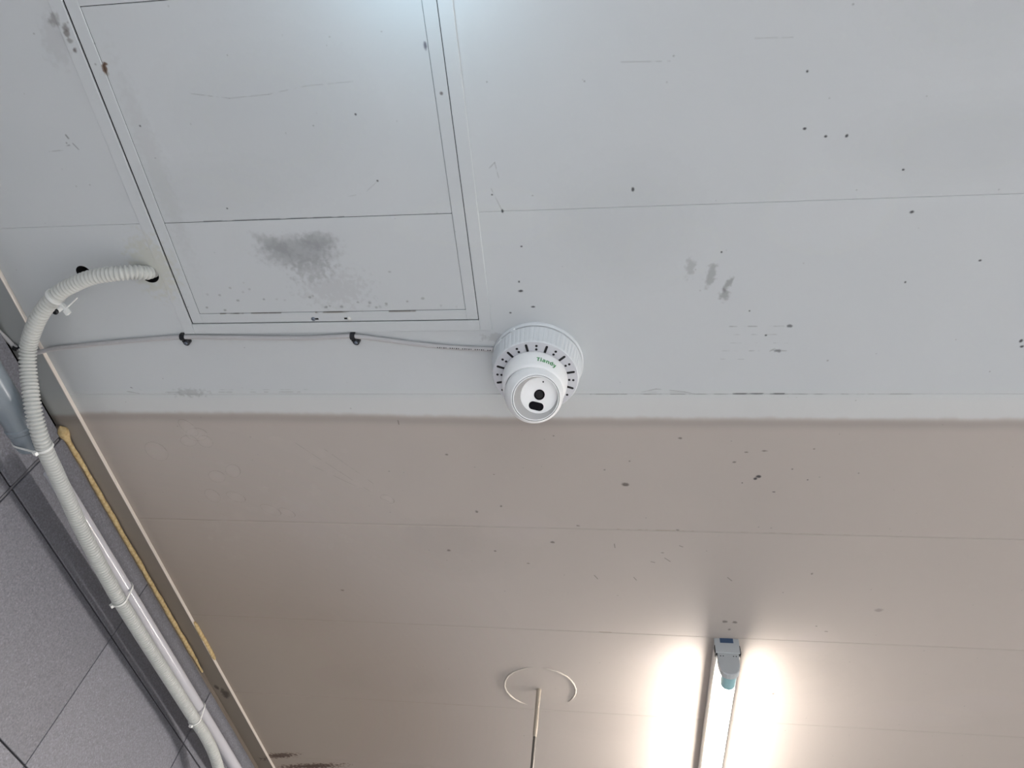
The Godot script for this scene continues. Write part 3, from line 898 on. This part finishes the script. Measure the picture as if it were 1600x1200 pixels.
func conduit() -> void:
	var pts := []
	for q in [[-0.6690, 2.530, -0.482], [-0.6700, 2.512, -0.4795], [-0.6735, 2.4975, -0.4755], [-0.6810, 2.486, -0.468], [-0.6938, 2.477, -0.4645], [-0.7085, 2.473, -0.4635], [-0.7377, 2.468, -0.4656], [-0.7701, 2.463, -0.4755], [-0.7879, 2.459, -0.4830], [-0.8204, 2.4505, -0.507], [-0.8445, 2.443, -0.5335], [-0.862, 2.4369, -0.5598], [-0.866, 2.4257, -0.5789], [-0.863, 2.4085, -0.6004], [-0.857, 2.391, -0.6192], [-0.853, 2.3762, -0.6397], [-0.851, 2.3636, -0.6703], [-0.855, 2.3608, -0.7051], [-0.861, 2.3628, -0.7412], [-0.874, 2.3658, -0.8183], [-0.883, 2.3670, -0.8806], [-0.8915, 2.3640, -1.032], [-0.8925, 2.3638, -1.097], [-0.893, 2.3638, -1.1764], [-0.893, 2.3638, -1.2588], [-0.893, 2.3638, -1.4047], [-0.892, 2.3630, -1.465], [-0.889, 2.3610, -1.5297], [-0.887, 2.3550, -1.5851], [-0.885, 2.3440, -1.6297], [-0.884, 2.3332, -1.6586], [-0.886, 2.28, -1.76], [-0.905, 2.16, -1.87], [-0.945, 1.98, -1.93], [-0.968, 1.80, -1.95], [-1.005, 1.2, -1.95], [-1.045, 0.5, -1.95], [-1.073, 0.02, -1.95]]:
		pts.append(Vector3(q[0], q[1], q[2]))
	conduit_path = catmull(pts, 0.0057 / 6.0)
	var st := new_st()
	var fine := PackedVector3Array()
	for p in conduit_path:
		fine.append(p)
		if p.z < -1.72: break
	var rad := func(i, s):
		return lerpf(0.0106, 0.0120, smoothstep(0.0, 0.25, s)) - [0.0031, 0.0017, 0.0002, 0.0, 0.0002, 0.0017][i % 6]
	tube(st, fine, rad, 20, 1.0, false)
	var o := obj("corrugated_conduit", st, M.conduit, self)
	o.name = "corrugated_conduit"
	tag(o, "pale corrugated conduit curving out of the ceiling and down along the grey pipe", "conduit")
	st = new_st()
	var rest := PackedVector3Array()
	for i in range(fine.size() - 1, conduit_path.size(), 8): rest.append(conduit_path[i])
	tube(st, rest, func(_i, s): return 0.0119 - 0.0006 * absf(cos(PI * s / 0.0146)), 14, 1.0, false)
	obj("lower_run", st, M.conduit, o)
	# ties round pipe and conduit
	tie(-0.692, -0.0235, "white cable tie strapping the conduit to the pipe just below its wide socket", 250.0, Vector2(-0.894, 2.3822))
	tie(-1.066, 0.0, "white cable tie round pipe and conduit beside the yellow foam", 235.0, PIPE)
	tie(-1.470, 0.0, "white cable tie round pipe and conduit nearest the tube lamp's end", 262.0, PIPE)
	# the tie by the ceiling, with its plug and loose tail
	var at := Vector3.ZERO
	var dir := Vector3.ZERO
	var best := 9.0
	for i in range(1, conduit_path.size() - 1):
		var d := absf(conduit_path[i].x + 0.797) + (5.0 if conduit_path[i].y < 2.44 else 0.0)
		if d < best:
			best = d
			at = conduit_path[i]
			dir = (conduit_path[i + 1] - conduit_path[i - 1]).normalized()
	var t := thing("cable_tie", "white cable tie with loose tail holding the conduit's bend under the ceiling", "cable tie", at, "cable ties on the conduit")
	st = new_st()
	lathe(st, [[0.0112, -0.0019], [0.0134, -0.0019], [0.0134, 0.0019], [0.0112, 0.0019]], Vector3.ZERO, 36, [-1, 1, -1], dir)
	obj("band", st, M.tie, t)
	var out := Vector3(0.25, -0.40, -0.88)
	out = (out - dir * out.dot(dir)).normalized()
	var side := dir.cross(out)
	# the strap runs on from the band to its head, off the conduit's side
	st = new_st()
	oriented(st, out * 0.0185, out * 0.0075, side * 0.0008, dir * 0.0020)
	obj("strap", st, M.tie, t)
	st = new_st()
	oriented(st, out * 0.0270, out * 0.0036, side * 0.0026, dir * 0.0034)
	obj("head", st, M.tie, t)
	st = new_st()
	var a := out * 0.0225
	var b := Vector3(-0.7745, 2.4700, -0.4990) - at
	var along := b - a
	var sd := along.cross(out).normalized()
	oriented(st, (a + b) / 2.0, along / 2.0, sd * 0.0016, along.cross(sd).normalized() * 0.0006)
	obj("tail", st, M.tie, t)
	# wall plug in the ceiling beside it
	var pl := thing("wall_plug", "small white screw plug with black tip under the conduit's bend", "plug", Vector3(-0.8345, H, -0.5315))
	var ax := Vector3(0.05, -1, 0.1).normalized()
	st = new_st()
	lathe(st, [[0.0045, -0.002], [0.0045, 0.018], [0.0038, 0.0195], [0.0, 0.0195]], Vector3.ZERO, 18, [1, 2, -1], ax)
	obj("sleeve", st, M.tie, pl)
	st = new_st()
	lathe(st, [[0.0030, 0.0], [0.0046, 0.0008], [0.0046, 0.004], [0.0030, 0.0052], [0.0, 0.0052]], ax * 0.0195, 16, [1, 1, 1, -1], ax)
	obj("screw_head", st, M.clip, pl)

# a box given by its centre and three half axes
func oriented(st: SurfaceTool, c: Vector3, x: Vector3, y: Vector3, z: Vector3) -> void:
	st.set_smooth_group(-1)
	for q in [[x, y, z], [y, z, x], [z, x, y]]:
		for s in [-1.0, 1.0]:
			var f: Vector3 = c + q[0] * s
			quad(st, f - q[1] - q[2], f + q[1] - q[2], f + q[1] + q[2], f - q[1] + q[2], q[0] * s)

# a strap round the pipe and the conduit at z
func tie(z: float, grow: float, label: String, head_deg: float, pc: Vector2) -> void:
	var cc := Vector3.ZERO
	var best := 9.0
	for p in conduit_path:
		if p.y > 2.3 and absf(p.z - z) + (1.0 if p.y > 2.41 else 0.0) < best:
			best = absf(p.z - z)
			cc = p
	var o := thing("cable_tie", label, "cable tie", Vector3(cc.x, cc.y, z), "cable ties on the conduit")
	var cloud := PackedVector2Array()
	for k in 48:
		var a := TAU * k / 48.0
		cloud.append(Vector2(0.0123, 0).rotated(a))
		cloud.append(Vector2(pc.x - cc.x, pc.y - cc.y) + Vector2(0.0141 if grow == 0.0 else 0.0219, 0).rotated(a))
	var hull := Geometry2D.convex_hull(cloud)
	var st := new_st()
	st.set_smooth_group(1)
	var n := hull.size() - 1
	var mid := Vector2.ZERO
	for p in hull: mid += p / hull.size()
	var w := 0.0018
	for i in n:
		var a := hull[i]
		var b := hull[i + 1]
		var no := (b - a).orthogonal().normalized()
		if no.dot((a + b) / 2.0 - mid) < 0.0: no = -no
		var p0 := Vector3(a.x, a.y, 0)
		var p1 := Vector3(b.x, b.y, 0)
		var t := Vector3(no.x, no.y, 0) * 0.0011
		st.set_smooth_group(1)
		quad(st, p0 + t + Vector3(0, 0, w), p1 + t + Vector3(0, 0, w), p1 + t - Vector3(0, 0, w), p0 + t - Vector3(0, 0, w), t)
		st.set_smooth_group(-1)
		for s in [-w, w]:
			quad(st, p0 + Vector3(0, 0, s), p1 + Vector3(0, 0, s), p1 + t + Vector3(0, 0, s), p0 + t + Vector3(0, 0, s), Vector3(0, 0, s))
	obj("band", st, M.tie, o)
	var r := Vector2(1, 0).rotated(deg_to_rad(head_deg))
	var out := Vector3(r.x, r.y, 0)
	st = new_st()
	oriented(st, out * 0.0148, out * 0.0024, out.cross(Vector3(0, 0, 1)) * 0.0034, Vector3(0, 0, 0.0030))
	obj("head", st, M.tie, o)

# ------------------------------------------------------------------ cable and clips
func cable() -> void:
	var pts := []
	for q in [[-0.978, 2.4915, -0.42], [-0.972, 2.4915, -0.50], [-0.960, 2.4915, -0.555], [-0.951, 2.4935, -0.5850], [-0.944, 2.4938, -0.6010], [-0.932, 2.4940, -0.6090], [-0.912, 2.4945, -0.6108], [-0.8975, 2.4985, -0.6092], [-0.8703, 2.5012, -0.6064], [-0.7552, 2.5012, -0.5956], [-0.70, 2.5012, -0.5915], [-0.6581, 2.5012, -0.5893], [-0.60, 2.5012, -0.5905], [-0.5422, 2.5012, -0.5920], [-0.4611, 2.5012, -0.5934], [-0.42, 2.5012, -0.5920], [-0.3876, 2.5012, -0.5912], [-0.3427, 2.5012, -0.5980], [-0.2857, 2.5012, -0.6075], [-0.2283, 2.5012, -0.6141], [-0.1795, 2.5012, -0.6172]]:
		pts.append(Vector3(q[0], q[1], q[2]))
	var path := catmull(pts, 0.004)
	var st := new_st()
	tube(st, path, func(_i, _s): return 0.0036, 12)
	var o := obj("network_cable", st, M.cable, self)
	tag(o, "thin grey cable running along the hatch's lower edge to the dome camera", "cable")
	# illegible dark printing near the dome
	st = new_st()
	for k in 26:
		var x := -0.262 + 0.0031 * k
		if k % 6 == 5: continue
		var z := lerpf(-0.6105, -0.6166, (x + 0.262) / 0.08)
		cbox(st, Vector3(x, 2.5012 - 0.00366, z - 0.0010 + 0.0003 * (k % 3)), Vector3(x + 0.0011 + 0.0004 * (k % 2), 2.5012 - 0.0034, z + 0.0009), 0.0)
	var pr := obj("printing", st, M.gap, o)
	pr.set_meta("kind", "stuff")
	var labels := ["black nail clip on the grey cable at the hatch corner nearer the tiled wall", "black nail clip on the grey cable between hatch corner and dome camera", "black nail clip on the cable in the gap behind the conduit"]
	var where := [Vector3(-0.6585, H, -0.5890), Vector3(-0.3880, H, -0.5912), Vector3(-0.9440, H - 0.0068, -0.6000)]
	for k in 3:
		var c := thing("cable_clip", labels[k], "cable clip", where[k], "nail clips on the cable")
		if k == 2: c.rotation.y = deg_to_rad(-55)
		st = new_st()
		# hook over the cable: an arch swept along it
		for q in 10:
			var a0 := PI * q / 10.0
			var a1 := PI * (q + 1) / 10.0
			st.set_smooth_group(1)
			for rr in [[0.0058, 1.0], [0.0040, -1.0]]:
				var p := []
				for s in [[a0, -0.0035], [a1, -0.0035], [a1, 0.0035], [a0, 0.0035]]:
					p.append(Vector3(s[1], -0.0034 - rr[0] * sin(s[0]), rr[0] * cos(s[0])))
				quad(st, p[0], p[1], p[2], p[3], Vector3(0, -sin((a0 + a1) / 2), cos((a0 + a1) / 2)) * rr[1])
			st.set_smooth_group(-1)
			for sx in [-0.0035, 0.0035]:
				quad(st, Vector3(sx, -0.0034 - 0.0040 * sin(a0), 0.0040 * cos(a0)), Vector3(sx, -0.0034 - 0.0040 * sin(a1), 0.0040 * cos(a1)), Vector3(sx, -0.0034 - 0.0058 * sin(a1), 0.0058 * cos(a1)), Vector3(sx, -0.0034 - 0.0058 * sin(a0), 0.0058 * cos(a0)), Vector3(sx, 0, 0))
		cbox(st, Vector3(-0.0035, -0.0034, 0.0040), Vector3(0.0035, 0, 0.0058), 0.0002)
		obj("hook", st, M.clip, c)
		st = new_st()
		lathe(st, [[0.0052, 0.0], [0.0052, 0.0075], [0.0042, 0.0088], [0.0026, 0.0088]], Vector3(0.0040, 0, -0.0085), 20, [1, 2, 3])
		cbox(st, Vector3(-0.0032, -0.0064, -0.0085), Vector3(0.0044, 0.0, -0.0040), 0.0006)
		obj("boss", st, M.clip, c)
		st = new_st()
		lathe(st, [[0.0028, 0.0080], [0.0028, 0.0094], [0.0018, 0.0100], [0.0, 0.0100]], Vector3(0.0040, 0, -0.0085), 14, [1, 1, 1])
		obj("nail", st, M.nail, c)

# ------------------------------------------------------------------ foam, rod
func foam() -> void:
	var n := FastNoiseLite.new()
	n.seed = 8
	n.frequency = 0.02
	var path := PackedVector3Array()
	var len := int((1.500 - 0.762) / 0.003)
	for i in len + 1:
		var z := -0.762 - 0.003 * i
		path.append(Vector3(-0.9445 + 0.0009 * n.get_noise_1d(i * 2.0), H - 0.0135 + 0.0010 * n.get_noise_1d(i * 2.0 + 500.0), z))
	var st := new_st()
	tube(st, path, func(i, s): return (0.0040 + 0.0014 * n.get_noise_1d(i * 3.0 + 90.0) + 0.0045 * exp(-pow((s - 0.012) / 0.016, 2.0))) * smoothstep(-0.004, 0.01, s) * (1.0 - 0.5 * smoothstep(0.66, 0.738, s)) + 0.0002, 12)
	var o := obj("foam_sealant", st, M.foam, self)
	tag(o, "yellow expanding foam squeezed into the gap above the wall tiles", "foam")
	st = new_st()
	var p2 := PackedVector3Array()
	for i in 16: p2.append(Vector3(-0.9062, H - 0.0030 + 0.0008 * n.get_noise_1d(i * 9.0), -1.325 - 0.0092 * i))
	tube(st, p2, func(i, _s): return 0.0028 * smoothstep(-1.0, 1.5, i) * smoothstep(16.0, 13.5, i) + 0.0016, 10)
	var sm := obj("foam_smear", st, M.foam, self)
	tag(sm, "short smear of yellow foam on the pale lip of the ceiling edge", "foam")

func rod() -> void:
	var o := thing("hanging_rod", "thin metal rod hanging from the ceiling inside a ring of old sealant", "rod", Vector3(-0.1705, H, -1.521))
	var st := new_st()
	lathe(st, [[0.0, 0.0], [0.0052, 0.0], [0.0046, 0.04], [0.0049, 0.09], [0.0040, 0.107], [0.0, 0.107]], Vector3.ZERO, 20, [-1, 1, 1, 1, -1])
	obj("painted_sleeve", st, M.cream, o)
	st = new_st()
	lathe(st, [[0.0, 0.10], [0.0034, 0.10], [0.0034, 0.62], [0.0, 0.62]], Vector3.ZERO, 16, [-1, 1, -1])
	obj("shaft", st, M.steel, o)
	# ring of sealant left by a cover plate
	var ring := thing("sealant_ring", "broken ring of dried cream sealant on the ceiling round the rod", "sealant", Vector3(-0.1675, H, -1.514))
	var n := FastNoiseLite.new()
	n.seed = 5
	n.frequency = 0.05
	for q in [[-40.0, 82.0], [97.0, 245.0]]:
		var path := PackedVector3Array()
		var steps := 70
		for i in steps + 1:
			var a := deg_to_rad(lerpf(q[0], q[1], float(i) / steps) )
			var r := 0.0775 + 0.0010 * n.get_noise_1d(i * 3.0)
			path.append(Vector3(r * cos(a), -0.0004, r * sin(a)))
		st = new_st()
		tube(st, path, func(i, _s): return (0.0017 + 0.0009 * n.get_noise_1d(i * 4.0 + 40.0)) * smoothstep(0.0, 8.0, minf(i, steps - i)) + 0.0002, 10)
		obj("bead", st, M.ring, ring)
